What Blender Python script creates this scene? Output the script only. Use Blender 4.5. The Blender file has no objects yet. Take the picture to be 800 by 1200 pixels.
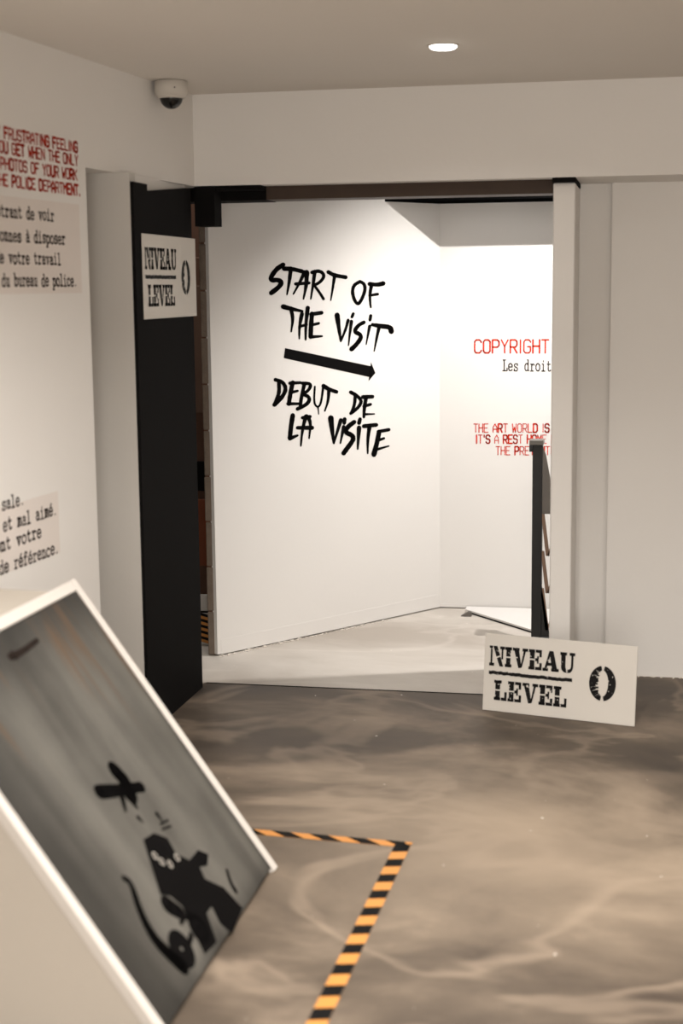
import bpy, bmesh, math, random
from mathutils import Vector, Matrix
random.seed(7)
S = bpy.context.scene
COL = S.collection
# ------------------------------------------------------------------ camera
F = 1780.0; PITCH = math.radians(8.37); ROLL = math.radians(-0.6); YAW = math.radians(11.5); H = 1.6
fw = Vector((-math.sin(YAW)*math.cos(PITCH), math.cos(YAW)*math.cos(PITCH), -math.sin(PITCH)))
rt0 = Vector((math.cos(YAW), math.sin(YAW), 0)); up0 = rt0.cross(fw)
rt = rt0*math.cos(ROLL) + up0*math.sin(ROLL); up = rt.cross(fw)
CP = Vector((0, 0, H))
cam_d = bpy.data.cameras.new('camera'); cam = bpy.data.objects.new('camera', cam_d); COL.objects.link(cam)
cam_d.sensor_fit = 'HORIZONTAL'; cam_d.sensor_width = 24.0; cam_d.lens = F/800*24
M = Matrix((rt, up, -fw)).transposed().to_4x4(); M.translation = CP
cam.matrix_world = M
cam_d.dof.use_dof = True; cam_d.dof.focus_distance = 6.7; cam_d.dof.aperture_fstop = 2.0
cam_d.clip_start = .05
S.camera = cam
S.view_settings.view_transform = 'Standard'; S.view_settings.look = 'None'
S.view_settings.gamma = 1; S.view_settings.use_curve_mapping = False
S.view_settings.exposure = 0.0
# ------------------------------------------------------------------ world + lights
W = bpy.data.worlds.new('world'); S.world = W; W.use_nodes = True
W.node_tree.nodes['Background'].inputs[0].default_value = (.9, .84, .78, 1)
W.node_tree.nodes['Background'].inputs[1].default_value = 0.05
def area(name, loc, size, power, col=(1, .95, .89), rot=(0, 0, 0), spread=150):
    l = bpy.data.lights.new(name, 'AREA'); l.shape = 'DISK'; l.size = size; l.energy = power
    l.color = col; l.spread = math.radians(spread)
    o = bpy.data.objects.new(name, l); o.location = loc; o.rotation_euler = rot; COL.objects.link(o); return o
CEIL = 2.352
area('ceiling_lamp', (-.655, 4.896, CEIL-.014), .09, 4, spread=150)
area('ceiling_lamp', (-.4, 3.2, CEIL-.014), .16, 50, spread=140)
area('ceiling_lamp', (1.5, 3.2, CEIL-.014), .16, 24, spread=150)
area('ceiling_lamp', (-.5, .6, CEIL-.014), .16, 22)
area('ceiling_lamp', (1.5, .6, CEIL-.014), .16, 66)
area('ceiling_lamp', (-.5, -1.6, CEIL-.014), .16, 45)
area('ceiling_lamp', (1.5, -1.6, CEIL-.014), .16, 45)
area('added_rear_fill', (.6, -2.9, 1.2), 2.1, 98, col=(1, .955, .90), rot=(math.radians(90), 0, 0), spread=180)  # added fill light behind the camera, not a known opening
def spot(name, loc, target, power, deg, blend, rad, col=(1, .965, .935)):
    l = bpy.data.lights.new(name, 'SPOT'); l.energy = power; l.spot_size = math.radians(deg); l.spot_blend = blend
    l.shadow_soft_size = rad; l.color = col
    o = bpy.data.objects.new(name, l); o.location = loc
    o.rotation_euler = (Vector(target)-Vector(loc)).to_track_quat('-Z', 'Y').to_euler(); COL.objects.link(o); return o
spot('track_spot', (-.5, 6.19, 2.65), (-.35, 7.1, .1), 72, 84, 1.0, .012)
spot('track_spot', (-.08, 6.46, 2.477), (-.66, 7.17, .30), 190, 110, .72, .012)

area('added_corridor_fill', (-2.1, 6.7, 2.85), .1, 9)  # added unseen lamp that brightens the sliver of corridor

# ------------------------------------------------------------------ pixel rays -> points in the room (layout survey)
def ray(px, py): return fw + rt*((px-400)/F) - up*((py-600)/F)
def flo(px, py, z=0.0): d = ray(px, py); return CP + d*((z-H)/d.z)
def on_y(px, py, y): d = ray(px, py); return CP + d*(y/d.y)
def on_plane(px, py, P, n): d = ray(px, py); return CP + d*(n.dot(P-CP)/n.dot(d))

# ------------------------------------------------------------------ materials
def srgb(r, g, b):
    f = lambda c: ((c/255+.055)/1.055)**2.4 if c > 10 else c/255/12.92
    return (f(r), f(g), f(b), 1)
def mat(name, c, rough=.6, spec=.3, metal=0, mottling=.05, scale=6, bump=.0, bscale=60, coords='Object'):
    m = bpy.data.materials.new(name); m.use_nodes = True; n = m.node_tree.nodes; k = m.node_tree.links
    b = n['Principled BSDF']; b.inputs['Roughness'].default_value = rough
    b.inputs['Specular IOR Level'].default_value = spec; b.inputs['Metallic'].default_value = metal
    tc = n.new('ShaderNodeTexCoord'); no = n.new('ShaderNodeTexNoise'); no.inputs['Scale'].default_value = scale
    no.inputs['Detail'].default_value = 5
    k.new(tc.outputs[coords], no.inputs['Vector'])
    r = n.new('ShaderNodeMapRange'); r.inputs['To Min'].default_value = 1-mottling; r.inputs['To Max'].default_value = 1+mottling
    k.new(no.outputs['Fac'], r.inputs['Value'])
    mx = n.new('ShaderNodeVectorMath'); mx.operation = 'SCALE'; mx.inputs[0].default_value = c[:3]
    k.new(r.outputs[0], mx.inputs['Scale']); k.new(mx.outputs[0], b.inputs['Base Color'])
    if bump:
        n2 = n.new('ShaderNodeTexNoise'); n2.inputs['Scale'].default_value = bscale; n2.inputs['Detail'].default_value = 4
        k.new(tc.outputs[coords], n2.inputs['Vector'])
        bp = n.new('ShaderNodeBump'); bp.inputs['Strength'].default_value = bump; bp.inputs['Distance'].default_value = .004
        k.new(n2.outputs['Fac'], bp.inputs['Height']); k.new(bp.outputs[0], b.inputs['Normal'])
    return m
wall_m = mat('white_plaster', srgb(232, 229, 225), .85, .15, mottling=.025, scale=2.5, bump=.12, bscale=45)
pitch_m = mat('unlit_underside_black', srgb(9, 9, 9), .95, .0, mottling=.1)
board_m = mat('bright_white_board', srgb(219, 216, 212), .8, .15, mottling=.015, scale=2, bump=.06)
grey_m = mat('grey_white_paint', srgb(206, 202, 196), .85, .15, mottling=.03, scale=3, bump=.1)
ceil_m = mat('ceiling_paint', srgb(226, 221, 214), .9, .1, mottling=.02, scale=1.5)
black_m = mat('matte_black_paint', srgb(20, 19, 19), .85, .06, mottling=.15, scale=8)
brown_m = mat('glare_brown_on_black', srgb(66, 52, 42), .6, .3, mottling=.25, scale=9)
rack_m = mat('black_rack_metal', srgb(20, 19, 19), .45, .4, mottling=.1)
rackgrey_m = mat('dark_grey_rack_metal', srgb(92, 86, 80), .45, .4, mottling=.1)
rackbrown_m = mat('brown_wood_shelf', srgb(120, 96, 80), .5, .3, mottling=.15)
sign_m = mat('white_sign_board', srgb(214, 209, 201), .55, .3, mottling=.03, scale=5)
paint_m = mat('black_spray_paint', srgb(13, 12, 12), .8, .04, mottling=.1)
red_m = mat('red_stencil_paint', srgb(208, 50, 28), .7, .2, mottling=.12, scale=30)
dred_m = mat('dull_red_stencil_paint', srgb(176, 50, 30), .8, .1, mottling=.25, scale=30)
type_m = mat('typewriter_ink', srgb(46, 36, 32), .8, .1, mottling=.3, scale=60)
pink_m = mat('pinkish_sticker_film', srgb(226, 218, 212), .8, .15, mottling=.03)
yel_m = mat('orange_yellow_tape', srgb(206, 140, 70), .45, .35, mottling=.06)
tapeb_m = mat('black_tape', srgb(14, 13, 13), .6, .1, mottling=.1)
block_m = mat('grey_concrete_block', srgb(120, 108, 97), .9, .1, mottling=.25, scale=30, bump=.5, bscale=120)
dome_m = mat('smoked_black_dome', srgb(12, 12, 13), .12, .5, mottling=.02)
cambody_m = mat('camera_white_plastic', srgb(206, 200, 192), .5, .3, mottling=.02)
frame_m = mat('white_frame_paint', srgb(208, 202, 195), .7, .2, mottling=.02)
plinth_m = mat('white_plinth_paint', srgb(190, 182, 171), .8, .15, mottling=.03, scale=2)
corr_m = mat('dark_brown_panelling', srgb(96, 70, 56), .7, .2, mottling=.3, scale=5)
debris_m = mat('white_plaster_debris', srgb(225, 218, 208), .9, .1)
lens_m = bpy.data.materials.new('lit_lamp_lens'); lens_m.use_nodes = True
lb = lens_m.node_tree.nodes['Principled BSDF']; lb.inputs['Emission Color'].default_value = (1, .96, .9, 1)
lb.inputs['Emission Strength'].default_value = 14

def worn(name, c, under, scale, thr):
    """stencil paint that has missed in specks, the board showing through"""
    m = bpy.data.materials.new(name); m.use_nodes = True; n = m.node_tree.nodes; k = m.node_tree.links
    b = n['Principled BSDF']; b.inputs['Roughness'].default_value = .7; b.inputs['Specular IOR Level'].default_value = .2
    tc = n.new('ShaderNodeTexCoord'); no = n.new('ShaderNodeTexNoise'); no.inputs['Scale'].default_value = scale
    no.inputs['Detail'].default_value = 3; k.new(tc.outputs['Object'], no.inputs['Vector'])
    r = n.new('ShaderNodeMapRange'); r.inputs['From Min'].default_value = thr; r.inputs['From Max'].default_value = thr+.02
    k.new(no.outputs['Fac'], r.inputs['Value'])
    mx = n.new('ShaderNodeMix'); mx.data_type = 'RGBA'; mx.inputs['A'].default_value = c; mx.inputs['B'].default_value = under
    k.new(r.outputs[0], mx.inputs['Factor']); k.new(mx.outputs['Result'], b.inputs['Base Color'])
    return m
stencil_m = worn('worn_black_stencil_paint', srgb(20, 18, 18), srgb(214, 209, 201), 95, .66)

def concrete(name, dark, mid, light, rough, vein=.5, patch=None):
    m = bpy.data.materials.new(name); m.use_nodes = True; n = m.node_tree.nodes; k = m.node_tree.links
    b = n['Principled BSDF']; b.inputs['Specular IOR Level'].default_value = .35
    tc = n.new('ShaderNodeTexCoord')
    mp = n.new('ShaderNodeMapping'); mp.inputs['Scale'].default_value = (.8, 1.15, 1); mp.inputs['Rotation'].default_value = (0, 0, .25)
    k.new(tc.outputs['Object'], mp.inputs['Vector'])
    n1 = n.new('ShaderNodeTexNoise'); n1.inputs['Scale'].default_value = 1.25; n1.inputs['Detail'].default_value = 8
    n1.inputs['Roughness'].default_value = .58; n1.inputs['Distortion'].default_value = .35
    k.new(mp.outputs[0], n1.inputs['Vector'])
    cr = n.new('ShaderNodeValToRGB'); e = cr.color_ramp.elements
    e[0].position = .33; e[0].color = dark; e[1].position = .7; e[1].color = light
    x = cr.color_ramp.elements.new(.5); x.color = mid
    k.new(n1.outputs['Fac'], cr.inputs[0])
    base_out = cr.outputs[0]
    if patch:      # paler area round a point, its outline broken up by noise
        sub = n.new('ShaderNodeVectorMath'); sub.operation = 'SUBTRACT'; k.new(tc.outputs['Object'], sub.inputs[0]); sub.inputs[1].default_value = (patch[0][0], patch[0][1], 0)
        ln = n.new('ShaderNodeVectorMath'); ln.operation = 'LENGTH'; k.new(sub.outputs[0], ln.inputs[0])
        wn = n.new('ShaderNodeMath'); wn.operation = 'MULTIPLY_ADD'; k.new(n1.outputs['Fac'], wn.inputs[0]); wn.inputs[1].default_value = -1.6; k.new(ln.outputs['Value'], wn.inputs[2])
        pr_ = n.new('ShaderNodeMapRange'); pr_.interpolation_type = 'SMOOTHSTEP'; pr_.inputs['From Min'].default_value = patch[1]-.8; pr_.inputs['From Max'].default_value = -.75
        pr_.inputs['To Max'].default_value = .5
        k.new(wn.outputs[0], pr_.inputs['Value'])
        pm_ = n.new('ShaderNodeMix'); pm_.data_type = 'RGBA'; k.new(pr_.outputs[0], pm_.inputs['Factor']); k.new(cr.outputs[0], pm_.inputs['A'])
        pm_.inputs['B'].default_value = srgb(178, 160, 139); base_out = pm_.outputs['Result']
    # veins: thin bands where a warped noise crosses its middle value
    n2 = n.new('ShaderNodeTexNoise'); n2.inputs['Scale'].default_value = .95; n2.inputs['Detail'].default_value = 4
    n2.inputs['Distortion'].default_value = 1.1; k.new(mp.outputs[0], n2.inputs['Vector'])
    s = n.new('ShaderNodeMath'); s.operation = 'SUBTRACT'; s.inputs[1].default_value = .5; k.new(n2.outputs['Fac'], s.inputs[0])
    a = n.new('ShaderNodeMath'); a.operation = 'ABSOLUTE'; k.new(s.outputs[0], a.inputs[0])
    r = n.new('ShaderNodeMapRange'); r.inputs['From Min'].default_value = 0; r.inputs['From Max'].default_value = .04
    r.inputs['To Min'].default_value = vein; r.inputs['To Max'].default_value = 0; r.interpolation_type = 'SMOOTHSTEP'; k.new(a.outputs[0], r.inputs['Value'])
    n3 = n.new('ShaderNodeTexNoise'); n3.inputs['Scale'].default_value = 3; n3.inputs['Detail'].default_value = 5; k.new(mp.outputs[0], n3.inputs['Vector'])
    mu = n.new('ShaderNodeMath'); mu.operation = 'MULTIPLY'; k.new(r.outputs[0], mu.inputs[0]); k.new(n3.outputs['Fac'], mu.inputs[1])
    mx = n.new('ShaderNodeMix'); mx.data_type = 'RGBA'; k.new(mu.outputs[0], mx.inputs['Factor'])
    k.new(base_out, mx.inputs['A']); mx.inputs['B'].default_value = (min(1, light[0]*1.25), min(1, light[1]*1.25), min(1, light[2]*1.25), 1)
    # fine specks of white
    vo = n.new('ShaderNodeTexNoise'); vo.inputs['Scale'].default_value = 42; vo.inputs['Detail'].default_value = 1; k.new(tc.outputs['Object'], vo.inputs['Vector'])
    r2 = n.new('ShaderNodeMapRange'); r2.inputs['From Min'].default_value = .80; r2.inputs['From Max'].default_value = .82; k.new(vo.outputs['Fac'], r2.inputs['Value'])
    m2 = n.new('ShaderNodeMix'); m2.data_type = 'RGBA'; k.new(r2.outputs[0], m2.inputs['Factor'])
    k.new(mx.outputs['Result'], m2.inputs['A']); m2.inputs['B'].default_value = srgb(230, 222, 212)
    k.new(m2.outputs['Result'], b.inputs['Base Color'])
    rr = n.new('ShaderNodeMapRange'); rr.inputs['To Min'].default_value = rough-.08; rr.inputs['To Max'].default_value = rough+.14
    k.new(n1.outputs['Fac'], rr.inputs['Value']); k.new(rr.outputs[0], b.inputs['Roughness'])
    bp = n.new('ShaderNodeBump'); bp.inputs['Strength'].default_value = .12; bp.inputs['Distance'].default_value = .003
    k.new(n3.outputs['Fac'], bp.inputs['Height']); k.new(bp.outputs[0], b.inputs['Normal'])
    return m
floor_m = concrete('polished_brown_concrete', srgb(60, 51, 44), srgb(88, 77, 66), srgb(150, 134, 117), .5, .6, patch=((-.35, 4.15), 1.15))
floor2_m = concrete('pale_screed_floor', srgb(166, 157, 147), srgb(188, 181, 172), srgb(206, 200, 192), .5, .3)

# ------------------------------------------------------------------ mesh helpers
def link(name, me, m, parent=None):
    o = bpy.data.objects.new(name, me); me.materials.append(m); COL.objects.link(o)
    if parent: o.parent = parent
    return o
def prism(name, base, z0, z1, m, parent=None, bevel=0):
    """extruded floor-plan polygon"""
    bm = bmesh.new()
    lo = [bm.verts.new((p[0], p[1], z0 if not callable(z0) else z0(p))) for p in base]
    hi = [bm.verts.new((p[0], p[1], z1 if not callable(z1) else z1(p))) for p in base]
    bm.faces.new(lo[::-1]); bm.faces.new(hi); N = len(base)
    for i in range(N): bm.faces.new((lo[i], lo[(i+1) % N], hi[(i+1) % N], hi[i]))
    bmesh.ops.recalc_face_normals(bm, faces=bm.faces)
    if bevel: bmesh.ops.bevel(bm, geom=bm.edges[:], offset=bevel, segments=1, affect='EDGES')
    me = bpy.data.meshes.new(name); bm.to_mesh(me); bm.free()
    return link(name, me, m, parent)
def box(name, x0, x1, y0, y1, z0, z1, m, parent=None, bevel=0):
    return prism(name, [(x0, y0), (x1, y0), (x1, y1), (x0, y1)], z0, z1, m, parent, bevel)
def struct(o): o['kind'] = 'structure'; return o
def tag(o, label, cat, group=None):
    o['label'] = label; o['category'] = cat
    if group: o['group'] = group
    return o
def empty(name, loc=(0, 0, 0)):
    o = bpy.data.objects.new(name, None); o.empty_display_size = .1; o.location = loc; COL.objects.link(o); return o
def keep(o, par):
    """parent without moving"""
    o.parent = par; o.matrix_parent_inverse = Matrix.Translation(-par.location); return o

# ------------------------------------------------------------------ the setting
HD = 2.003                                    # underside of the header over the doorway
st0 = flo(255, 768.6); st1 = flo(515, 712)
YF = 7.47
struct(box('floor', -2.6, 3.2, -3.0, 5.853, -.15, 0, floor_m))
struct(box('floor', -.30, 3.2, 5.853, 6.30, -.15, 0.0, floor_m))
struct(box('floor', -3.6, 2.0, 5.853, 7.7, -.15, -.002, floor2_m))
struct(box('trim_1', -1.765, -.37, 5.846, 5.854, -.004, .0015, black_m))             # dark seam at the threshold
struct(box('ceiling', -2.2, 3.2, -3.0, 5.95, CEIL, CEIL+.12, ceil_m))
# left wall: full height up to y 4.842, lintel beyond
def lx(y): return -1.765 + (y-5.85)*.0665
struct(prism('wall_left', [(lx(-3), -3), (lx(4.842), 4.842), (lx(4.842)-.5, 4.842), (lx(-3)-.5, -3)], 0, CEIL, wall_m))
struct(prism('wall_left', [(lx(4.842), 4.842), (lx(5.85), 5.85), (-2.4, 5.85), (-2.4, 4.842)], HD, CEIL, wall_m))
# recess beside the black post
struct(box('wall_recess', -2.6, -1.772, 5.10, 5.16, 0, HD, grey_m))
struct(box('wall_recess', -1.90, -1.79, 5.16, 5.80, 0, HD, wall_m))
# header above the opening
struct(box('wall_header', -2.4, 3.2, 5.85, 5.95, HD, CEIL, wall_m))
struct(box('wall_header', -3.6, 2.0, 5.95, 6.10, 2.06, 2.9, black_m))  # unseen back of the header, made black to cut bounce light
struct(box('wall_header', -3.6, -2.4, 5.85, 5.95, 0, 2.06, wall_m))
# black beam with its glare put in as brown, black corner of the frame
struct(box('trim_2', -1.50, -.37, 5.95, 6.10, 1.951, 2.06, brown_m))
struct(box('trim_3', -1.90, -1.50, 5.945, 6.105, 1.949, 2.06, black_m))
struct(box('trim_4', -1.765, -1.684, 5.845, 5.945, 1.848, 2.0, black_m))
struct(box('trim_5', -1.684, -1.50, 5.852, 5.945, 1.985, 2.001, black_m))
struct(box('trim_6', -.372, -.286, 5.852, 6.28, 1.985, 2.003, black_m))
# right side of the doorway
struct(box('wall_column', -.370, -.288, 5.885, 6.27, 0, 1.985, wall_m, bevel=.004))
struct(box('wall_right', -.370, 3.2, 6.27, 6.36, 0, 2.9, wall_m))
struct(box('wall_right', -.160, 3.2, 6.24, 6.27, 0, HD, wall_m))
struct(box('wall_header', -.288, 3.2, 5.95, 6.27, HD, 2.06, wall_m))
struct(box('wall_side', 3.2, 3.3, -3, 6.3, 0, CEIL, wall_m))
struct(box('wall_behind', -2.6, 3.3, -3.1, -3, 0, CEIL, wall_m))
# far room: slanting wall with the painted lettering, end wall, dropped ceiling, upper ceiling
dS = (st1-st0).normalized(); nS = Vector((dS.y, -dS.x, 0))        # nS looks to the doorway
if nS.dot(CP-st0) < 0: nS = -nS
bk = -nS*.035
ex = st1 + dS*.05
struct(prism('wall_slanting', [st0[:2], ex[:2], (ex+bk)[:2], (st0+bk)[:2]], .006, 2.9, board_m))
struct(box('wall_far', -1.018, 2.0, YF, YF+.06, .004, 2.9, board_m))
struct(box('ceiling', -1.9, 2.0, 7.171, YF+.02, 2.04, 2.9, black_m))
struct(box('trim_7', -1.235, 2.0, 7.165, YF, 2.002, 2.04, pitch_m))  # underside of the dropped ceiling, its lack of light painted in as black
struct(box('ceiling', -3.6, 2.0, 5.95, 7.7, 2.9, 3.0, black_m))  # unseen upper ceiling, made black to dim the far room's bounce light
struct(box('wall_end', 1.9, 2.0, 6.36, YF, 0, 2.9, board_m))
bb = [(p + nS*.004) for p in (st0+dS*.02, ex)]
struct(prism('baseboard_slanting', [(st0+dS*.02)[:2], st1[:2], (st1+nS*.0012)[:2], (st0+dS*.02+nS*.0012)[:2]], .004, .07, board_m))
struct(box('baseboard_far', -1.015, 1.9, YF-.0015, YF, .004, .02, board_m))
# corridor behind, seen in the narrow gap beside the slanting wall
struct(box('wall_corridor', -3.6, -1.2, 7.6, 7.7, 0, 2.9, corr_m))
struct(box('wall_corridor', -3.7, -3.6, 5.85, 7.7, 0, 2.9, corr_m))
# white floor board lying against the end wall
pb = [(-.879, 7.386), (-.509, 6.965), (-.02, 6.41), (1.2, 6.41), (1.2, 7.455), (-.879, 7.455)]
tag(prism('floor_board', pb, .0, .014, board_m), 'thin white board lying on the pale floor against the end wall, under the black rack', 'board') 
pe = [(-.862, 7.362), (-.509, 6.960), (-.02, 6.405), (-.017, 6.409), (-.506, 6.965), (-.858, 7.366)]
struct(prism('dark_edge_line', pe, 0, .005, black_m))  # dark line along the slanting edge of the board

# black post beside the opening (black clad face, slightly stepped top)
bp = empty('wall_post', (-1.775, 5.45, 0)); struct(bp)
PX0, PX1 = -1.790, -1.760
keep(prism('cladding_board', [(PX0, 5.255), (PX1, 5.255), (PX1, 5.780), (PX0, 5.780)], 0, lambda p: 1.949 if p[1] < 5.5 else 1.992, black_m), bp)
keep(box('cladding_board', PX0, PX1, 5.105, 5.255, 0, 1.973, black_m), bp)
# concrete block pier behind the slanting wall
pr = empty('wall_pier', (-1.90, 6.36, 0)); struct(pr)
zz = 0.0
for i in range(13):
    j = random.uniform(-.002, .002)
    keep(box('concrete_block', -1.893+j*.5, -1.862, 6.318+j, 6.40, zz, zz+.194, block_m, bevel=.003), pr); zz += .2
keep(box('mortar', -1.890, -1.864, 6.322, 6.395, 0, 2.6, corr_m), pr)

# corridor things in the gap
g = empty('hazard_board', (-1.955, 6.50, 0)); tag(g, 'narrow white board with yellow and black stripes seen in the gap beside the black post', 'barrier')
keep(box('board', -1.985, -1.937, 6.50, 6.515, 0, .232, grey_m), g)
for i in range(5):
    z = .004+i*.027
    bm = bmesh.new(); vs = [bm.verts.new(v) for v in ((-1.985, 6.498, z+.012), (-1.937, 6.498, z), (-1.937, 6.498, z+.014), (-1.985, 6.498, z+.026))]
    bm.faces.new(vs); me = bpy.data.meshes.new('yellow_stripe'); bm.to_mesh(me); bm.free(); keep(link('yellow_stripe', me, yel_m), g)
    bm = bmesh.new(); z += .0135; vs = [bm.verts.new(v) for v in ((-1.985, 6.498, z+.012), (-1.937, 6.498, z), (-1.937, 6.498, z+.0135), (-1.985, 6.498, z+.0255))]
    bm.faces.new(vs); me = bpy.data.meshes.new('black_stripe'); bm.to_mesh(me); bm.free(); keep(link('black_stripe', me, tapeb_m), g)
keep(box('strap', -1.985, -1.94, 6.494, 6.500, .150, .158, black_m), g)
c = empty('brown_cabinet', (-2.15, 6.9, 0)); tag(c, 'dark brown cabinet seen as a sliver between the black post and the block pier', 'cabinet')
keep(box('body', -2.4, -1.985, 6.86, 7.2, 0, 1.75, corr_m, bevel=.004), c)
for z0, z1, mm in ((.30, .62, mat('reddish_brown_door', srgb(122, 66, 42), .6, .2, mottling=.2)), (.66, .80, black_m), (1.03, 1.62, mat('mid_brown_door', srgb(110, 86, 72), .6, .2, mottling=.15))):
    keep(box('door_panel', -2.38, -1.99, 6.845, 6.86, z0, z1, mm, bevel=.002), c)

# debris chips at the wall feet
def chips(name, a, b, n, off, parent=None):
    bm = bmesh.new(); a = Vector(a); b = Vector(b); d = (b-a).normalized(); q = Vector((d.y, -d.x, 0))
    if q.dot(CP-a) < 0: q = -q
    for i in range(n):
        p = a.lerp(b, random.random()) + q*random.uniform(.002, off); s = random.uniform(.002, .008); h = random.uniform(.001, .004)
        m4 = Matrix.Translation(p+Vector((0, 0, h/2-.001))) @ Matrix.Rotation(random.random()*6, 4, 'Z') @ Matrix.Diagonal((s*2.2, s, h, 1))
        bmesh.ops.create_cube(bm, size=1, matrix=m4)
    me = bpy.data.meshes.new(name); bm.to_mesh(me); bm.free(); o = link(name, me, debris_m); o['kind'] = 'stuff'; return o
tag(chips('plaster_chips', st0, st0.lerp(st1, .75), 110, .022), 'white plaster chips scattered along the foot of the slanting wall', 'debris')
tag(chips('wall_foot_chips', (-.1, 6.238, 0), (1, 6.238, 0), 60, .014), 'plaster crumbs along the foot of the right wall', 'debris')

# ------------------------------------------------------------------ flat lettering helpers
def lay(polys, to3d, name, m, parent=None, origin=None):
    """polys in 2D -> one flat mesh on a surface; to3d maps (u, v) to a point"""
    org = Vector(origin) if origin is not None else Vector((0, 0, 0))
    vs = []; fs = []
    for p in polys:
        i = len(vs); vs += [to3d(*q)-org for q in p]; fs.append(tuple(range(i, i+len(p))))
    me = bpy.data.meshes.new(name); me.from_pydata([tuple(v) for v in vs], [], fs); me.update()
    o = link(name, me, m)
    if origin is not None: o.location = org
    if parent: keep(o, parent)
    return o
def stroke(pts, w0, w1=None, caps=True, smooth=0, wob=0):
    """brush stroke along a polyline -> convex quads and round caps"""
    w1 = w0 if w1 is None else w1
    P = [Vector(p) for p in pts]
    for _ in range(smooth):
        Q = [P[0]]
        for a, b in zip(P, P[1:]): Q += [a.lerp(b, .25), a.lerp(b, .75)]
        P = Q + [P[-1]]
    L = [0]
    for a, b in zip(P, P[1:]): L.append(L[-1]+(b-a).length)
    T = L[-1] or 1; out = []
    wd = [(w0+(w1-w0)*(l/T))*(1+random.uniform(-wob, wob)) for l in L]
    for i in range(len(P)-1):
        d = (P[i+1]-P[i])
        if d.length < 1e-9: continue
        n = Vector((-d.y, d.x)).normalized()
        out.append([P[i]+n*wd[i]/2, P[i]-n*wd[i]/2, P[i+1]-n*wd[i+1]/2, P[i+1]+n*wd[i+1]/2])
    if caps:
        for i in range(len(P)):
            out.append([P[i]+Vector((math.cos(k*math.pi/4), math.sin(k*math.pi/4)))*wd[i]/2 for k in range(8)])
    return out

# ---- spray lettering on the slanting wall (strokes in survey units, laid on the wall plane)
def wallpt(ox, oy):
    return lambda x, y: on_plane(ox+x/4.444, oy+y/4.444, st0, nS) + nS*.0012
TOP = wallpt(300, 290); BOT = wallpt(300, 400)
G1 = [
 [([(140,90),(105,112),(75,155),(78,172),(112,168),(134,180),(120,205),(78,237)],15,15)],
 [([(145,110),(190,112),(240,125)],15,12),([(180,110),(172,180),(160,245)],15,5)],
 [([(252,128),(225,185),(193,243)],13,5),([(262,130),(262,190),(246,268)],17,5),([(205,190),(275,185)],11,9)],
 [([(305,125),(295,200),(284,268)],13,5),([(290,130),(330,120),(357,145),(335,180),(295,200)],12,9),([(300,195),(330,235),(350,268)],8,9)],
 [([(375,128),(405,145),(465,155)],13,12),([(408,145),(400,200),(388,275)],11,4)],
 [([(540,178),(508,195),(499,232),(512,278),(530,298),(550,270),(568,220),(562,188),(540,178)],11,10)],
 [([(600,195),(590,250),(596,312)],12,6),([(590,190),(630,195),(662,187)],13,14),([(590,250),(632,243)],9,9)],
 [([(140,308),(175,318),(240,332)],17,8),([(180,318),(192,370),(182,438)],14,5)],
 [([(238,345),(225,410),(224,475)],13,5),([(268,315),(258,400),(257,480)],14,6),([(225,412),(262,402)],9,9)],
 [([(290,345),(285,410),(283,465)],14,14),([(285,348),(340,340)],13,12),([(285,405),(325,395)],9,8),([(283,466),(342,462)],11,6)],
 [([(421,352),(430,420),(440,488)],17,6),([(440,488),(468,420),(478,378)],7,9)],
 [([(505,345),(498,362)],9,9),([(495,385),(480,510)],11,4)],
 [([(560,390),(530,405),(508,440),(540,450),(547,470),(522,505),(495,530)],12,14)],
 [([(596,355),(592,378)],10,9),([(590,410),(572,505)],10,4)],
 [([(605,402),(650,410),(698,414),(703,438)],12,17),([(640,412),(625,480),(614,540)],12,4)]]
G2 = [
 [([(118,215),(120,270),(95,330)],12,12),([(100,200),(140,212),(157,250),(132,295),(95,330)],12,13)],
 [([(190,215),(178,270),(170,325)],14,13),([(175,218),(230,215)],11,9),([(175,268),(215,258)],10,8),([(165,325),(222,325)],11,8)],
 [([(250,225),(235,290),(228,345)],12,10),([(240,218),(287,220),(274,255),(240,275)],11,10),([(240,275),(280,290),(270,325),(215,352)],11,12)],
 [([(305,235),(300,320),(318,345),(335,330),(345,270),(348,238)],6,7),([(322,345),(325,380)],5,3)],
 [([(350,232),(378,250),(418,263)],14,11),([(378,250),(375,310),(357,362)],12,5)],
 [([(515,285),(512,330),(495,372)],11,9),([(492,265),(525,283),(550,310),(532,345),(492,375)],12,10)],
 [([(572,290),(562,350),(560,395)],14,8),([(555,290),(605,288)],13,11),([(560,338),(595,328)],10,9),([(560,380),(615,378)],9,4)],
 [([(190,385),(180,450),(175,505)],15,14),([(175,505),(215,490)],15,7)],
 [([(258,390),(240,460),(232,545)],13,5),([(262,390),(285,420),(275,505)],13,5),([(240,398),(280,392)],11,10),([(215,450),(290,450)],11,14)],
 [([(388,400),(395,465),(404,530)],18,7),([(404,530),(440,410)],6,12)],
 [([(460,405),(458,425)],13,12),([(455,445),(438,530)],13,5)],
 [([(510,420),(475,445),(463,475),(500,488),(508,510),(482,545),(455,582)],15,14)],
 [([(540,405),(535,425)],13,12),([(535,450),(528,560)],15,6)],
 [([(560,442),(625,435)],13,12),([(590,440),(580,510),(580,583)],14,5)],
 [([(640,470),(628,530),(612,590)],14,16),([(635,470),(690,460)],11,10),([(630,517),(665,505)],10,8),([(620,565),(690,545)],10,5)]]
def graffiti(name, label, G, f, o):
    root = empty(name, o); tag(root, label, 'lettering')
    for letter in G:
        polys = []
        for pts, a, b in letter: polys += stroke(pts, a*1.65, b*1.75, smooth=2 if len(pts) > 2 else 0, wob=.07)
        lay(polys, f, 'letter', paint_m, root)
    return root
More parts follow.
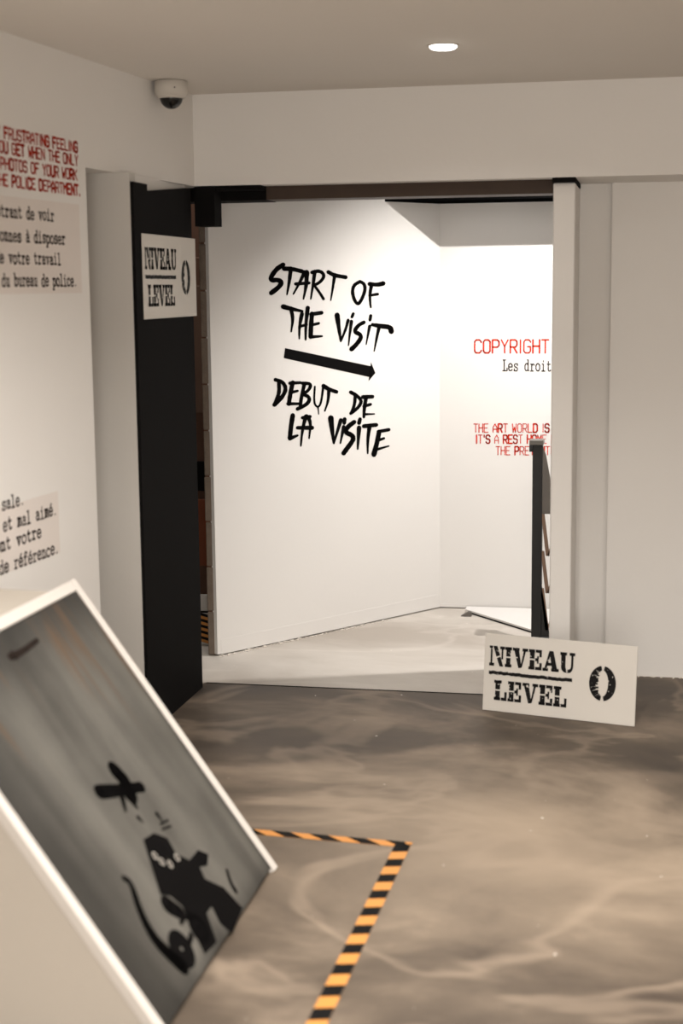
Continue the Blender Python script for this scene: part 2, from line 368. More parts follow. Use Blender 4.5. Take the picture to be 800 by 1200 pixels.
graffiti('spray_lettering', 'black spray-paint words START OF THE ViSiT on the slanting white wall', G1, TOP, on_plane(385, 540, st0, nS))
graffiti('spray_lettering', 'black spray-paint words DEBUT DE LA ViSiTE below the arrow on the slanting wall', G2, BOT, on_plane(385, 545, st0, nS))
ar = lay([[(150, 35), (143, 87), (600, 188), (600, 130)], [(597, 108), (584, 208), (620, 165)]], BOT, 'painted_arrow', paint_m)
tag(ar, 'long black arrow pointing right between the two spray-painted texts', 'arrow')

# ------------------------------------------------------------------ stroke fonts (units: cap height 10)
UP = {
'A':"0,0 0,6 3,10 6,6 6,0;0,3.6 6,3.6", 'B':"0,0 0,10 4.6,10 6,8.6 6,6.6 4.6,5.3 6,4 6,1.4 4.6,0 0,0;0,5.3 4.6,5.3",
'C':"6,8 6,8.6 4.6,10 1.4,10 0,8.6 0,1.4 1.4,0 4.6,0 6,1.4 6,2", 'D':"0,0 0,10 4.2,10 6,8.2 6,1.8 4.2,0 0,0",
'E':"6,0 0,0 0,10 6,10;0,5.2 4.6,5.2", 'F':"0,0 0,10 6,10;0,5.2 4.6,5.2", 'G':"6,8.2 6,8.6 4.6,10 1.4,10 0,8.6 0,1.4 1.4,0 4.6,0 6,1.4 6,4.8 3.4,4.8",
'H':"0,0 0,10;6,0 6,10;0,5.2 6,5.2", 'I':"1,0 1,10", 'K':"0,0 0,10;6,10 0,4.6;1.6,6 6,0", 'L':"0,10 0,0 5.6,0",
'M':"0,0 0,10 3,5 6,10 6,0", 'N':"0,0 0,10 6,0 6,10", 'O':"1.4,0 4.6,0 6,1.4 6,8.6 4.6,10 1.4,10 0,8.6 0,1.4 1.4,0",
'P':"0,0 0,10 4.6,10 6,8.6 6,5.8 4.6,4.4 0,4.4", 'R':"0,0 0,10 4.6,10 6,8.6 6,5.9 4.6,4.5 0,4.5;3,4.5 6,0",
'S':"0,1.8 0,1.4 1.4,0 4.6,0 6,1.4 6,4 4.6,5.2 1.4,5.2 0,6.4 0,8.6 1.4,10 4.6,10 6,8.6 6,8.2", 'T':"0,10 6,10;3,10 3,0",
'U':"0,10 0,1.4 1.4,0 4.6,0 6,1.4 6,10", 'V':"0,10 3,0 6,10", 'W':"0,10 1.2,0 3,6 4.8,0 6,10", 'Y':"0,10 3,5 6,10;3,5 3,0",
"'":"1,10 1,7.6", '.':"1,0 1,.6", ' ':''}
UW = {'I': 2, "'": 2, '.': 2, ' ': 3.6}
LO = {
'L':"0,0 6.4,0 6.4,2.6;2,0 2,10;.4,10 3.8,10", 'a':".8,5.6 2.4,6.6 4,6.4 5,5.4 5,.4 6.2,0;5,3.8 2.2,3.8 .8,2.6 .8,1 2,0 3.6,.2 5,1.4",
'b':"0,10 1.2,10 1.2,0;1.2,5 2.8,6.6 4.6,6.4 6,4.8 6,1.6 4.6,0 2.6,0 1.2,1.4", 'd':"3.8,10 5,10 5,0 6.2,0;5,5 3.6,6.6 1.6,6.4 .4,4.8 .4,1.6 1.6,0 3.6,0 5,1.4",
'e':".6,3.4 5.8,3.4 5.6,5.2 4.2,6.6 2.2,6.6 .6,5.2 .6,1.6 2,0 4.2,0 5.8,1", 'f':"5.4,8.8 4.6,10 3.2,10 2.4,8.8 2.4,0;.8,6.4 4.8,6.4;1,0 4.2,0",
'i':"1.2,6.6 3,6.6 3,0;.8,0 5.4,0;3,8.8 3,9.6", 'l':"1.2,10 3,10 3,0;.8,0 5.4,0", 'm':"0,6.4 1,6.4 1,0;0,0 1.8,0;1,5.4 2,6.6 3.2,5.6 3.2,0;3.2,5.4 4.4,6.6 5.6,5.6 5.6,0 6.4,0",
'n':".2,6.4 1.4,6.4 1.4,0;.2,0 2.6,0;1.4,5 3,6.6 4.4,6.2 5,5 5,0;3.8,0 6.2,0", 'o':"2,0 4.2,0 5.8,1.6 5.8,5 4.2,6.6 2,6.6 .4,5 .4,1.6 2,0",
'p':"0,6.4 1.2,6.4 1.2,-3;0,-3 2.8,-3;1.2,5 2.8,6.6 4.6,6.4 6,4.8 6,1.6 4.6,0 2.6,0 1.2,1.4", 'r':".6,6.4 2.2,6.4 2.2,0;.6,0 4.4,0;2.2,4.6 3.6,6.4 5.2,6.4 5.8,5.4",
's':".8,0 .8,1.8;.8,.8 2,0 4.4,0 5.6,1 5.4,2.6 1.4,4 .8,5.2 2,6.6 4.2,6.6 5.4,5.6;5.4,6.6 5.4,4.8", 't':"2.2,9 2.2,1.2 3.2,0 4.6,0 5.6,1;.6,6.4 5,6.4",
'u':".2,6.4 1.4,6.4 1.4,1.4 2.4,0 3.8,0 5,1.4;3.8,6.4 5,6.4 5,0 6.2,0", 'v':"0,6.4 2.2,6.4;4,6.4 6.2,6.4;1,6.4 3.1,0 5.2,6.4", '.':"2.6,0 3.2,.5", ' ':''}
LO['c'] = "5.6,5 5.4,5.6 4.2,6.6 2.2,6.6 .6,5.2 .6,1.6 2,0 4.2,0 5.6,1"
LO['é'] = LO['e']+";2.6,8 4.2,9.8"; LO['à'] = LO['a']+";2.2,9.8 3.8,8"
def parse(s): return [[tuple(map(float, q.split(','))) for q in pl.split()] for pl in s.split(';') if pl]
def text_line(text, vis, font, PL, PR, htop, w, n, m, parent, letters=False, jit=0.0, bold=0.0, fixed=None):
    """vis = the part of the text between the points PL and PR (baseline); cap height htop metres"""
    adv = []; x = 0
    for ch in text:
        cw = fixed if fixed else UW.get(ch, 6)+2.2
        adv.append(x); x += cw
    i0 = text.index(vis); i1 = i0+len(vis)-1
    e = adv[i1] + (6.4 if fixed else UW.get(text[i1], 6))
    ux = (PR-PL)/(e-adv[i0]); vz = Vector((0, 0, htop/10)); base = PL-ux*adv[i0]
    f = lambda a, b: base + ux*a + vz*b + n*.0012
    asp = vz.length/ux.length; polys = []
    for ch, ax in zip(text, adv):
        L = []; ww = w*(1+random.uniform(-.1, .1))+(bold if random.random() < .35 else 0); dy = random.uniform(-jit, jit)
        for pl in parse(font[ch]):
            # work in square units so that strokes keep an even weight
            pts = [((ax+a), (b+dy)*asp) for a, b in pl]
            L += stroke(pts, ww, ww, caps=True)
        L = [[(q[0], q[1]/asp) for q in p] for p in L]
        if L: lay(L, f, 'letter', m, parent)

# ---- end wall text
nY = Vector((0, -1, 0))
t = empty('red_heading', on_y(600, 414, YF)); tag(t, 'red word COPYRIGHT high on the white end wall', 'lettering')
text_line('COPYRIGHT', 'COPYRIGHT', UP, on_y(556, 413.5, YF), on_y(642.5, 413.5, YF), .063, 1.5, nY, red_m, t, letters=True)
t = empty('typed_caption', on_y(600, 434, YF)); tag(t, 'black typewriter caption starting Les droit under the red heading on the end wall', 'lettering')
text_line('Les droits', 'Les droit', LO, on_y(589, 434.5, YF), on_y(645.5, 434.5, YF), .052, 1.6, nY, type_m, t, fixed=8.2, jit=.3)
t = empty('red_quote', on_y(600, 533, YF)); tag(t, 'three lines of red capitals on the end wall, partly behind the black rack', 'lettering')
for tx, vis, a, b, y in (("THE ART WORLD IS THE", "THE ART WORLD IS", 555, 643, 506.5), ("IT'S A REST HOME FOR", "IT'S A REST HOME", 557.5, 640, 519.5), ("THE PRETENTIOUS", "THE PRE", 581, 619.5, 533)):
    text_line(tx, vis, UP, on_y(a, y, YF), on_y(b, y, YF), .041, 1.45, nY, red_m, t, bold=.9)

# ---- left wall text
A0 = Vector((lx(4.842), 4.842, 0)); A1 = Vector((lx(0), 0, 0)); dl = (A1-A0).normalized(); nL = Vector((-dl.y, dl.x, 0))
if nL.x < 0: nL = -nL
def lw(px, py): return on_plane(px, py, A0, nL)
def left_line(text, vis, font, xl, xr, y, hpx, w, m, par, **k):
    PR = lw(xr, y); PL = lw(xl, y); PL = Vector((PL.x, PL.y, PR.z))
    h = (lw(xr, y-hpx)-PR).z
    text_line(text, vis, font, PL, PR, h, w, nL, m, par, **k)
def film(px0, px1, y0, y1, par):
    a = lw(px0, y1); b = lw(px1, y1); z1 = lw(px1, y0).z
    P = [a, Vector((b.x, b.y, a.z)), Vector((b.x, b.y, z1)), Vector((a.x, a.y, z1))]
    me = bpy.data.meshes.new('backing_film'); me.from_pydata([tuple(p+nL*.0005) for p in P], [], [(0, 1, 2, 3)]); keep(link('backing_film', me, pink_m), par)
t = empty('red_wall_text', lw(60, 225)); tag(t, 'red capitals ending POLICE DEPARTMENT. high on the left wall', 'lettering')
for tx, vis, a, b, y, h in (("VERY FRUSTRATING FEELING", "FRUSTRATING FEELING", 5.5, 90.4, 178.5, 11.5), ("YOU GET WHEN THE ONLY", "OU GET WHEN THE ONLY", 0, 91, 194, 11.5),
        ("PHOTOS OF YOUR WORK", "PHOTOS OF YOUR WORK", 1, 90, 211, 11.5), ("THE POLICE DEPARTMENT.", "HE POLICE DEPARTMENT.", 0, 93.5, 229, 11.5)):
    left_line(tx, vis, UP, a, b, y, h, 1.7, dred_m, t, bold=.8)
t = empty('typed_wall_text', lw(60, 330)); tag(t, 'typewriter text ending bureau de police. on the left wall under the red capitals', 'lettering')
film(-30, 96, 240, 345, t)
for tx, vis, a, b, y in (("frustrant de voir", "trant de voir", 1, 63, 259), ("personnes à disposer", "onnes à disposer", 0, 76, 286), ("de votre travail", "e votre travail", 0, 71, 310), ("du bureau de police.", "du bureau de police.", 2, 90, 335)):
    left_line(tx, vis, LO, a, b, y, 13, 1.7, type_m, t, fixed=7.6, jit=.3)
t = empty('typed_wall_text', lw(40, 650)); tag(t, 'slanted typewriter text ending référence. on the left wall above the concrete picture', 'lettering')
film(-40, 72, 574, 690, t)
for tx, vis, a, b, y in (("sale.", "sale.", 1.8, 28, 590.5), ("et mal aimé.", "et mal aimé.", 2.6, 66.5, 602), ("sont votre", "nt votre", 0, 48, 629), ("de référence.", "e référence.", 4, 68.6, 647)):
    left_line(tx, vis, LO, a, b, y, 14, 1.6, type_m, t, fixed=7.6, jit=.35)

# ------------------------------------------------------------------ NIVEAU / LEVEL 0 signs
def R(a, b, c, d): return [(a, b), (c, b), (c, d), (a, d)]
ST = {   # stencil slab letters, unit height, (width, polygons); gaps are the stencil bridges
'N': (1.02, [R(.08,0,.21,1), R(0,0,.34,.15), R(0,.88,.22,1), [(.25,1),(.53,1),(.74,.55),(.48,.47)], [(.51,.40),(.77,.48),(.98,0),(.72,0)], R(.83,.36,.95,.86), R(.72,.86,1.06,1)]),
'I': (.46, [R(.08,0,.38,.46), R(.08,.53,.38,1), R(0,0,.46,.15), R(0,.85,.46,1)]),
'V': (1.04, [[(.05,1),(.40,1),(.64,.04),(.42,.0)], [(.54,.0),(.66,.06),(.94,1),(.78,1)], R(0,.85,.46,1), R(.66,.85,1.04,1)]),
'E': (.90, [R(.08,0,.40,.47), R(.08,.54,.40,1), R(0,0,.42,.15), R(0,.85,.42,1), R(.46,0,.9,.15), R(.46,.85,.88,1), R(.74,.0,.9,.36), R(.72,.64,.88,1), R(.44,.43,.62,.58), R(.57,.32,.68,.69)]),
'A': (1.10, [[(.08,0),(.24,0),(.52,.86),(.42,1.0)], [(.42,1),(.70,1),(1.02,0),(.66,0),(.50,.66)], R(.0,0,.38,.15), R(.58,0,1.10,.15), R(.28,.27,.66,.42)]),
'U': (1.00, [R(.07,.30,.37,1), [(.07,.30),(.37,.30),(.42,.17),(.47,.0),(.28,.02),(.11,.14)], [(.51,0),(.70,.02),(.83,.13),(.89,.30),(.74,.30),(.68,.20),(.51,.16)], R(.74,.30,.89,1), R(0,.85,.45,1), R(.62,.85,1.00,1)]),
'L': (.86, [R(.08,0,.40,.47), R(.08,.54,.40,1), R(0,0,.44,.15), R(0,.85,.50,1), R(.48,0,.86,.15), R(.70,0,.86,.44)])}
def stencil_sign(name, label, origin, ex_, ez_, w, h, th, m=sign_m):
    root = empty(name, origin); tag(root, label, 'sign', 'level signs')
    n = ex_.cross(ez_).normalized()
    P = lambda a, b, o=0: Vector(origin) + ex_*(a*w) + ez_*(b*h) + n*o
    bm = bmesh.new()
    v = [bm.verts.new(P(a, b, o)) for o in (-th, 0) for a, b in ((0, 0), (1, 0), (1, 1), (0, 1))]
    for q in ((3, 2, 1, 0), (4, 5, 6, 7), (0, 1, 5, 4), (1, 2, 6, 5), (2, 3, 7, 6), (3, 0, 4, 7)): bm.faces.new([v[i] for i in q])
    bmesh.ops.recalc_face_normals(bm, faces=bm.faces)
    bmesh.ops.bevel(bm, geom=bm.edges[:], offset=.0008, segments=1, affect='EDGES')
    me = bpy.data.meshes.new('board'); bm.to_mesh(me); bm.free(); keep(link('board', me, m), root)
    def word(tx, u0, u1, v0, v1, wobble=0):
        tot = sum(ST[c][0] for c in tx)+.06*(len(tx)-1); k = (u1-u0)/tot; x = 0
        for c in tx:
            cw, pol = ST[c]
            lay([[(u0+(x+a)*k, v0+b*(v1-v0)) for a, b in p] for p in pol], lambda a, b: P(a, b, .0012), 'letter', stencil_m, root)
            x += cw+.06
    word('NIVEAU', .035, .605, .585, .845)
    word('LEVEL', .075, .560, .145, .405)
    bar = [(.035+.0139*i, .497+random.uniform(-.006, .006)) for i in range(41)]
    lay([[(a[0], a[1]-.022), (b[0], b[1]-.022), (b[0], b[1]+.022), (a[0], a[1]+.022)] for a, b in zip(bar, bar[1:])], lambda a, b: P(a, b, .0012), 'painted_bar', stencil_m, root)
    ring = []
    for k in range(48):
        t0 = k/48*2*math.pi; t1 = (k+1)/48*2*math.pi
        if min(abs((t0+.065)-math.pi*.5), abs((t0+.065)-math.pi*1.5)) < .17: continue
        left = math.cos(t0) < 0
        def inn(t):
            j = random.uniform(-.012, .012) if left else 0
            return (.787+math.cos(t)*(.036+j), .497+math.sin(t)*.165)
        o0 = (.787+math.cos(t0)*.086, .497+math.sin(t0)*.222); o1 = (.787+math.cos(t1)*.086, .497+math.sin(t1)*.222)
        ring.append([o0, o1, inn(t1), inn(t0)])
    lay(ring, lambda a, b: P(a, b, .0012), 'painted_zero', stencil_m, root)
    return root, P
sa = flo(565, 832); sb = flo(743, 852); exx = (sb-sa); wS = exx.length; exx.normalize()
bkk = Vector((-exx.y, exx.x, 0)); T = math.radians(6)
ezz = Vector((0, 0, 1))*math.cos(T)+bkk*math.sin(T)
sr, SP = stencil_sign('floor_sign', 'white sign reading NIVEAU LEVEL 0 standing on the concrete floor', sa+Vector((0, 0, .0015)), exx, ezz, wS, .295, .006)
# folding strut that props the board from behind
bm = bmesh.new()
for a in (.35, .62):
    p0 = SP(a, .8, -.008); p1 = SP(a, 0, -.008); p1 = Vector((p1.x, p1.y, .004))+bkk*.11
    d = (p1-p0); L = d.length; q = d.to_track_quat('Z', 'Y').to_matrix().to_4x4()
    bmesh.ops.create_cube(bm, size=1, matrix=Matrix.Translation((p0+p1)/2) @ q @ Matrix.Diagonal((.014, .005, L, 1)))
me = bpy.data.meshes.new('strut'); bm.to_mesh(me); bm.free(); keep(link('strut', me, rack_m), sr)
p0 = Vector((-1.7565, 5.172, 1.499)); 
stencil_sign('post_sign', 'white sign reading NIVEAU LEVEL 0 fixed to the tall black post', p0, Vector((0, 1, 0)), Vector((0, 0, 1)), .640, .300, .0025)

# ------------------------------------------------------------------ sloping concrete picture on a white plinth
Y0, Y1 = 2.957, 3.900            # near and far edge of the picture
XB, ZB = -1.003, .012; SL = math.radians(54.7); UPL = .94
uS = Vector((-math.cos(SL), 0, math.sin(SL))); nA = Vector((math.sin(SL), 0, math.cos(SL)))
XT = XB+uS.x*UPL; ZT = ZB+uS.z*UPL
art = empty('sloping_picture_plinth', (-1.4, 3.43, 0)); tag(art, 'white sloping plinth holding a grey concrete picture with black stencil shapes, at lower left', 'plinth')
rim = .032
def xsec(name, pts, y0, y1, m, bev=0):
    bm = bmesh.new(); a = [bm.verts.new((x, y0, z)) for x, z in pts]; b = [bm.verts.new((x, y1, z)) for x, z in pts]
    bm.faces.new(a[::-1]); bm.faces.new(b); N = len(pts)
    for i in range(N): bm.faces.new((a[i], a[(i+1) % N], b[(i+1) % N], b[i]))
    bmesh.ops.recalc_face_normals(bm, faces=bm.faces)
    if bev: bmesh.ops.bevel(bm, geom=bm.edges[:], offset=bev, segments=1, affect='EDGES')
    me = bpy.data.meshes.new(name); bm.to_mesh(me); bm.free(); return keep(link(name, me, m), art)
def sl(a, o): p = Vector((XB, 0, ZB))+uS*a+nA*o; return (p.x, p.z)
xsec('plinth_body', [sl(0, -.02), (XB-.02, 0), (-1.87, 0), (-1.87, ZT-.004), sl(UPL+.0, -.02)], Y0-rim+.004, Y1+rim-.004, plinth_m)
xsec('side_frame', [sl(-.012, -.02), sl(UPL+rim, -.02), sl(UPL+rim, .006), sl(-.012, .006)], Y0-rim, Y0, frame_m, .002)
xsec('side_frame', [sl(-.012, -.02), sl(UPL+rim, -.02), sl(UPL+rim, .006), sl(-.012, .006)], Y1, Y1+rim, frame_m, .002)
xsec('top_frame', [sl(UPL, -.02), sl(UPL+rim, -.02), sl(UPL+rim, .006), sl(UPL, .006)], Y0, Y1, frame_m, .002)
# concrete plate, own coordinates: x along the plinth, y up the slope
pm = bpy.data.materials.new('grey_streaked_concrete'); pm.use_nodes = True; n = pm.node_tree.nodes; k = pm.node_tree.links
b = n['Principled BSDF']; b.inputs['Roughness'].default_value = .6; b.inputs['Specular IOR Level'].default_value = .25
tc = n.new('ShaderNodeTexCoord'); mp = n.new('ShaderNodeMapping'); mp.inputs['Scale'].default_value = (4.2, .6, 1); k.new(tc.outputs['Object'], mp.inputs['Vector'])
n1 = n.new('ShaderNodeTexNoise'); n1.inputs['Scale'].default_value = 1.3; n1.inputs['Detail'].default_value = 5; n1.inputs['Distortion'].default_value = .3; k.new(mp.outputs[0], n1.inputs['Vector'])
n2 = n.new('ShaderNodeTexNoise'); n2.inputs['Scale'].default_value = 5; n2.inputs['Detail'].default_value = 8; k.new(tc.outputs['Object'], n2.inputs['Vector'])
ad = n.new('ShaderNodeMath'); ad.operation = 'MULTIPLY_ADD'; k.new(n2.outputs['Fac'], ad.inputs[0]); ad.inputs[1].default_value = .35; k.new(n1.outputs['Fac'], ad.inputs[2])
# plate colour darkens towards its edges
sx = n.new('ShaderNodeSeparateXYZ'); k.new(tc.outputs['Object'], sx.inputs[0])
def edge(out, lo, hi):
    r = n.new('ShaderNodeMapRange'); r.interpolation_type = 'SMOOTHSTEP'; r.inputs['From Min'].default_value = lo; r.inputs['From Max'].default_value = hi
    k.new(out, r.inputs['Value']); return r.outputs[0]
def mul(a, c):
    m_ = n.new('ShaderNodeMath'); m_.operation = 'MULTIPLY'; k.new(a, m_.inputs[0]); k.new(c, m_.inputs[1]); return m_.outputs[0]
ed = mul(mul(edge(sx.outputs[0], -.06, .30), edge(sx.outputs[0], .955, .90)), mul(edge(sx.outputs[1], -.03, .07), edge(sx.outputs[1], .96, .72)))
cr = n.new('ShaderNodeValToRGB'); e = cr.color_ramp.elements
e[0].position = .42; e[0].color = srgb(56, 54, 50); e[1].position = .85; e[1].color = srgb(104, 101, 95)
k.new(ad.outputs[0], cr.inputs[0])
gm = n.new('ShaderNodeMapRange'); gm.inputs['To Min'].default_value = .30; gm.inputs['To Max'].default_value = 1; k.new(ed, gm.inputs['Value'])
vm = n.new('ShaderNodeVectorMath'); vm.operation = 'SCALE'; k.new(cr.outputs[0], vm.inputs[0]); k.new(gm.outputs[0], vm.inputs['Scale'])
# rust runs below the slot near the top
rs = n.new('ShaderNodeTexNoise'); rs.inputs['Scale'].default_value = 3.2; k.new(mp.outputs[0], rs.inputs['Vector'])
rf = mul(edge(rs.outputs['Fac'], 0.56, .74), edge(sx.outputs[1], .45, .95))
rm_ = n.new('ShaderNodeMix'); rm_.data_type = 'RGBA'; k.new(rf, rm_.inputs['Factor']); k.new(vm.outputs[0], rm_.inputs['A']); rm_.inputs['B'].default_value = srgb(92, 72, 54)
k.new(rm_.outputs['Result'], b.inputs['Base Color'])
PM = Matrix(((0, uS.x, nA.x), (1, uS.y, nA.y), (0, uS.z, nA.z))).to_4x4(); PM.translation = (XB, Y0, ZB)
bm = bmesh.new()
bmesh.ops.create_cube(bm, size=1, matrix=Matrix.Translation(((Y1-Y0)/2, UPL/2, -.008)) @ Matrix.Diagonal((Y1-Y0-.006, UPL-.004, .020, 1)))
me = bpy.data.meshes.new('concrete_plate'); bm.to_mesh(me); bm.free()
plate = link('concrete_plate', me, pm, art); plate.matrix_parent_inverse = Matrix.Translation(-art.location); plate.matrix_basis = PM
PMi = PM.inverted(); PO = Vector((XB, 0, ZB))
def pl(px, py):
    q = PMi @ on_plane(px, py, PO+nA*.003, nA); return (q.x, q.y)
def decal(name, polys, m, off=.0030):
    vs = []; fs = []
    for p in polys:
        i = len(vs); vs += [(q[0], q[1], off) for q in p]; fs.append(tuple(range(i, i+len(p))))
    me = bpy.data.meshes.new(name); me.from_pydata(vs, [], fs)
    o = link(name, me, m, plate); return o
def pstroke(pts, w0, w1, sm=2): return stroke([pl(*p) for p in pts], w0, w1, smooth=sm, wob=.04)
# plain abstract black stencil shapes
decal('stencil_blot', pstroke([(116, 928), (140, 926), (166, 922)], .040, .030)+pstroke([(134, 902), (146, 914), (152, 930)], .052, .060)+pstroke([(150, 932), (160, 946)], .030, .012)+pstroke([(143, 934), (147, 950)], .022, .010), paint_m)
for pts, a_, b_ in (([(162, 958), (168, 964)], .014, .004), ([(184, 954), (190, 962)], .016, .006), ([(188, 966), (197, 961)], .006, .006), ([(190, 972), (200, 968)], .006, .006)):
    decal('stencil_mark', pstroke(pts, a_, b_), paint_m)
decal('stencil_mass', [[pl(*p) for p in ((168, 984), (180, 976), (196, 982), (206, 1000), (222, 1008), (232, 996), (244, 1001), (243, 1014), (234, 1016), (240, 1030), (262, 1040), (284, 1064), (272, 1094), (258, 1082), (248, 1062), (242, 1070), (254, 1104), (240, 1118), (226, 1090), (214, 1062), (200, 1050), (188, 1048), (176, 1010))]]
      + pstroke([(266, 1020), (270, 1034), (276, 1044)], .012, .018), paint_m)
decal('stencil_curve', pstroke([(145, 1029), (154, 1034), (163, 1066), (180, 1100), (200, 1120), (214, 1132)], .016, .048, 3), paint_m)
def ringp(cx, cy, ro, ri, n_=18):
    c_ = pl(cx, cy); o = []
    for i in range(n_):
        a, b_ = i/n_*6.2832, (i+1)/n_*6.2832
        o.append([(c_[0]+ro*math.cos(a), c_[1]+ro*math.sin(a)), (c_[0]+ro*math.cos(b_), c_[1]+ro*math.sin(b_)), (c_[0]+ri*math.cos(b_), c_[1]+ri*math.sin(b_)), (c_[0]+ri*math.cos(a), c_[1]+ri*math.sin(a))])
    return o
decal('stencil_ring', ringp(213, 1112, .050, .006), paint_m)
decal('stencil_ring', ringp(233, 1088, .040, .022), paint_m)
decal('stencil_dot', ringp(233, 1088, .012, .0), paint_m)
for pts, a_, b_ in (([(196, 1060), (212, 1070)], .050, .042), ([(222, 1070), (219, 1076)], .016, .014), ([(214, 1078), (212, 1082)], .014, .012), ([(224, 1096), (222, 1104)], .018, .016)):
    decal('stencil_bar', pstroke(pts, a_, b_, 0), paint_m)
grey_p = mat('bare_concrete_links', srgb(160, 154, 146), .7, .2)
for x_, y_ in ((181, 1003), (189, 1010), (199, 1013), (207, 1005)): decal('stencil_link', ringp(x_, y_, .011, .006, 10), grey_p, .0042)
# dark rusty slot near the top
decal('rusty_slot', pstroke([(12, 770), (26, 764), (44, 750)], .020, .014, 1)+pstroke([(14, 764), (20, 772)], .012, .010, 0), mat('dark_rust', srgb(40, 32, 28), .8, .1, mottling=.3))

# ------------------------------------------------------------------ hazard tape on the floor
def tape(name, label, A, B, w, stripes, skew, side, startblack=True):
    A = Vector(A); B = Vector(B); d = (B-A).normalized(); q = Vector((-d.y, d.x, 0))*side
    root = empty(name, A); tag(root, label, 'tape'); L = (B-A).length
    def quad(s0, s1, sk, z): 
        P = []
        for s, o in ((s0, 0), (s1, 0), (s1, 1), (s0, 1)):
            x = min(max(s+sk*o, 0), L); P.append(A+d*x+q*(w*o)+Vector((0, 0, z)))
        return P
    P = quad(0, L, 0, .0008); Pt = [p+Vector((0, 0, .0004)) for p in P]
    me = bpy.data.meshes.new('yellow_film'); me.from_pydata([tuple(v) for v in P+Pt], [], [(0, 1, 2, 3), (4, 5, 6, 7), (0, 1, 5, 4), (1, 2, 6, 5), (2, 3, 7, 6), (3, 0, 4, 7)])
    keep(link('yellow_film', me, yel_m), root)
    s = -skew if skew > 0 else 0
    s = stripes[1]
    while s < L+w:
        P = quad(s, s+stripes[0]*.5, skew, .0016)
        if (P[1]-P[0]).length + (P[2]-P[3]).length > .003:
            me = bpy.data.meshes.new('black_stripe'); me.from_pydata([tuple(v) for v in P], [], [(0, 1, 2, 3)]); keep(link('black_stripe', me, tapeb_m), root)
        s += stripes[0]
    return root
TL = flo(481, 988); 
# outer corner: tape B runs from the corner towards the camera, its right edge through these points
b0 = flo(474, 987.5); 
tape('floor_tape', 'hazard tape strip running across the floor to the far corner behind the picture plinth', flo(480, 993.5), flo(215, 971), .041, (.116, -.03), .055, -1)
tape('floor_tape', 'hazard tape strip running towards the viewer on the concrete floor', flo(481.5, 990), flo(378, 1212), .046, (.1145, .0), .012, -1)

# ------------------------------------------------------------------ black rack behind the column
rk = empty('leaflet_rack', (-.46, 6.78, .014)); tag(rk, 'black leaflet rack with sloping shelves half hidden behind the white column', 'rack')
RX0, RX1, RY0, RY1, RZ = -.504, -.460, 6.74, 6.80, .014
RT = .905
keep(box('post', RX0, RX1, RY0, RY1, RZ, RT, rack_m, bevel=.002), rk)
keep(box('top_cap', RX0-.014, RX1+.004, RY0-.008, RY1+.008, RT, RT+.022, rackgrey_m, bevel=.002), rk)
keep(box('cap_hook', RX0-.014, RX0, RY0-.008, RY0+.03, RT-.03, RT, rack_m, bevel=.001), rk)
def plate_xz(name, pts, y0, y1, m, par):
    bm = bmesh.new(); a = [bm.verts.new((x, y0, z)) for x, z in pts]; b_ = [bm.verts.new((x, y1, z)) for x, z in pts]
    bm.faces.new(a[::-1]); bm.faces.new(b_); N = len(pts)
    for i in range(N): bm.faces.new((a[i], a[(i+1) % N], b_[(i+1) % N], b_[i]))
    bmesh.ops.recalc_face_normals(bm, faces=bm.faces)
    me = bpy.data.meshes.new(name); bm.to_mesh(me); bm.free(); return keep(link(name, me, m), par)
plate_xz('top_side_plate', [(RX1, .90), (-.445, .86), (-.415, .70), (-.415, .595), (RX1, .595)], RY0+.01, RY0+.016, rackgrey_m, rk)
for z in (.405, .235, .065):
    s = plate_xz('shelf', [(RX1-.004, z+.19), (RX1+.010, z+.19), (-.426, z), (-.442, z)], RY0+.01, RY0+.03, rackbrown_m, rk)
    plate_xz('lip', [(-.436, z), (-.428, z), (-.400, z+.10), (-.407, z+.10)], RY0+.01, RY0+.03, rackbrown_m, rk)
keep(box('outer_rail', -.414, -.408, RY0, RY0+.008, RZ, .6, rack_m), rk)
keep(box('foot', RX0, -.30, RY0, RY0+.03, RZ, RZ+.02, rack_m, bevel=.002), rk)
plate_xz('side_gusset', [(RX1, RZ+.02), (RX1, .27), (-.42, RZ+.02)], RY0+.01, RY0+.016, rack_m, rk)

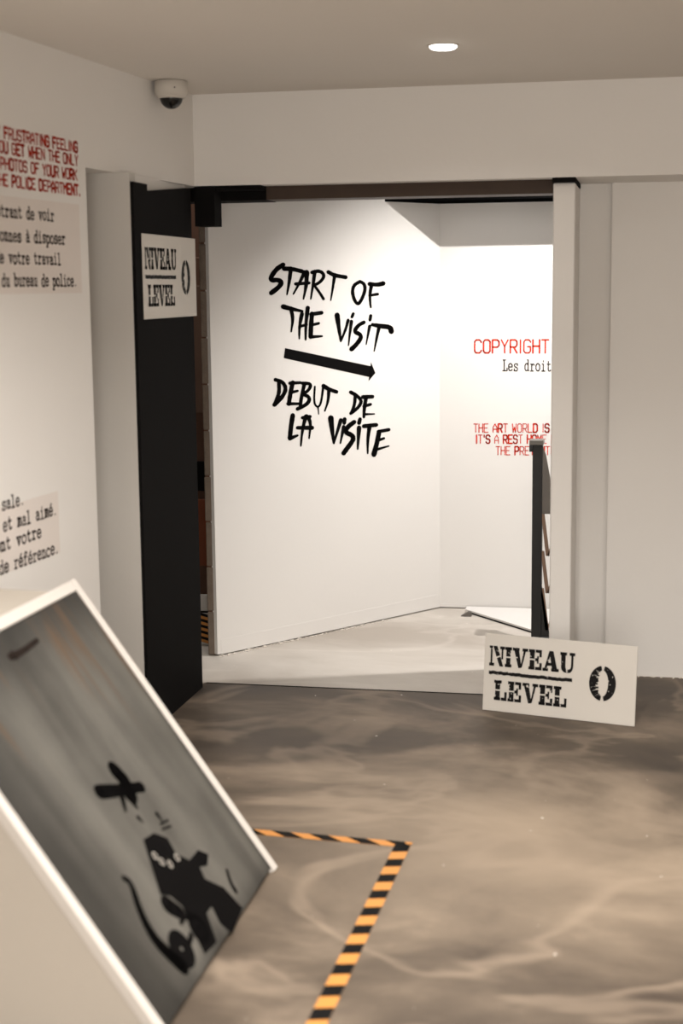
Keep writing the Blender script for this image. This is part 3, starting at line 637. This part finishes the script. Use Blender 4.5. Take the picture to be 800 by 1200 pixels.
# rubber wedge at the tip of the floor board
def mesh_from(name, v, f, m):
    me = bpy.data.meshes.new(name); me.from_pydata(v, [], f); o = link(name, me, m)
    bm = bmesh.new(); bm.from_mesh(me); bmesh.ops.recalc_face_normals(bm, faces=bm.faces); bmesh.ops.bevel(bm, geom=bm.edges[:], offset=.002, segments=2, affect='EDGES'); bm.to_mesh(me); bm.free(); return o
wd = flo(547, 721)
wg = mesh_from('rubber_wedge', [(-.03, -.015, 0), (.024, -.015, 0), (.024, .02, 0), (-.03, .02, 0), (.006, -.012, .022), (.022, -.012, .022), (.022, .018, .022), (.006, .018, .022)],
   [(0, 1, 2, 3), (4, 5, 6, 7), (0, 1, 5, 4), (1, 2, 6, 5), (2, 3, 7, 6), (3, 0, 4, 7)], rackgrey_m)
wg.location = (wd.x, wd.y-.01, -.002); tag(wg, 'small dark rubber wedge on the pale floor by the end wall', 'doorstop')

# ------------------------------------------------------------------ ceiling lamp and dome camera
def lathe(name, prof, m, parent, loc, seg=40):
    bm = bmesh.new(); rings = []
    for r_, z in prof: rings.append([bm.verts.new((r_*math.cos(i/seg*6.28318), r_*math.sin(i/seg*6.28318), z)) for i in range(seg)])
    for a, b_ in zip(rings, rings[1:]):
        for i in range(seg): bm.faces.new((a[i], a[(i+1) % seg], b_[(i+1) % seg], b_[i]))
    bm.faces.new(rings[0]); bm.faces.new(rings[-1][::-1])
    bmesh.ops.recalc_face_normals(bm, faces=bm.faces)
    for f in bm.faces: f.smooth = True
    me = bpy.data.meshes.new(name); bm.to_mesh(me); bm.free()
    o = link(name, me, m, parent); o.location = loc; return o
dn = empty('downlight', (-.655, 4.896, CEIL)); tag(dn, 'small round lit downlight in the ceiling', 'light')
lathe('trim_ring', [(.050, 0), (.050, -.002), (.047, -.005), (.043, -.005), (.042, -.001), (.042, 0)], cambody_m, dn, (0, 0, 0))
lathe('lens', [(.0415, -.001), (.0415, -.006), (.034, -.011), (.015, -.012)], lens_m, dn, (0, 0, 0))
dc = empty('dome_camera', (-1.724, 5.45, CEIL)); tag(dc, 'white security camera with a black dome in the ceiling corner', 'camera')
lathe('housing', [(.050, 0), (.060, -.004), (.061, -.038), (.058, -.050), (.050, -.056), (.042, -.058)], cambody_m, dc, (0, 0, 0))
R_ = .042
lathe('dome', [(R_, -.055)]+[(R_*math.cos(a*math.pi/18), -.058-R_*math.sin(a*math.pi/18)) for a in range(0, 9)], dome_m, dc, (0, 0, 0))
lathe('collar', [(.050, -.050), (.051, -.060), (.045, -.064), (.042, -.060)], cambody_m, dc, (0, 0, 0))
lathe('screw', [(.003, 0), (.003, .002), (.001, .003)], rackgrey_m, dc, (.03, -.0535, -.030), 10).rotation_euler = (math.radians(90), 0, math.radians(30))
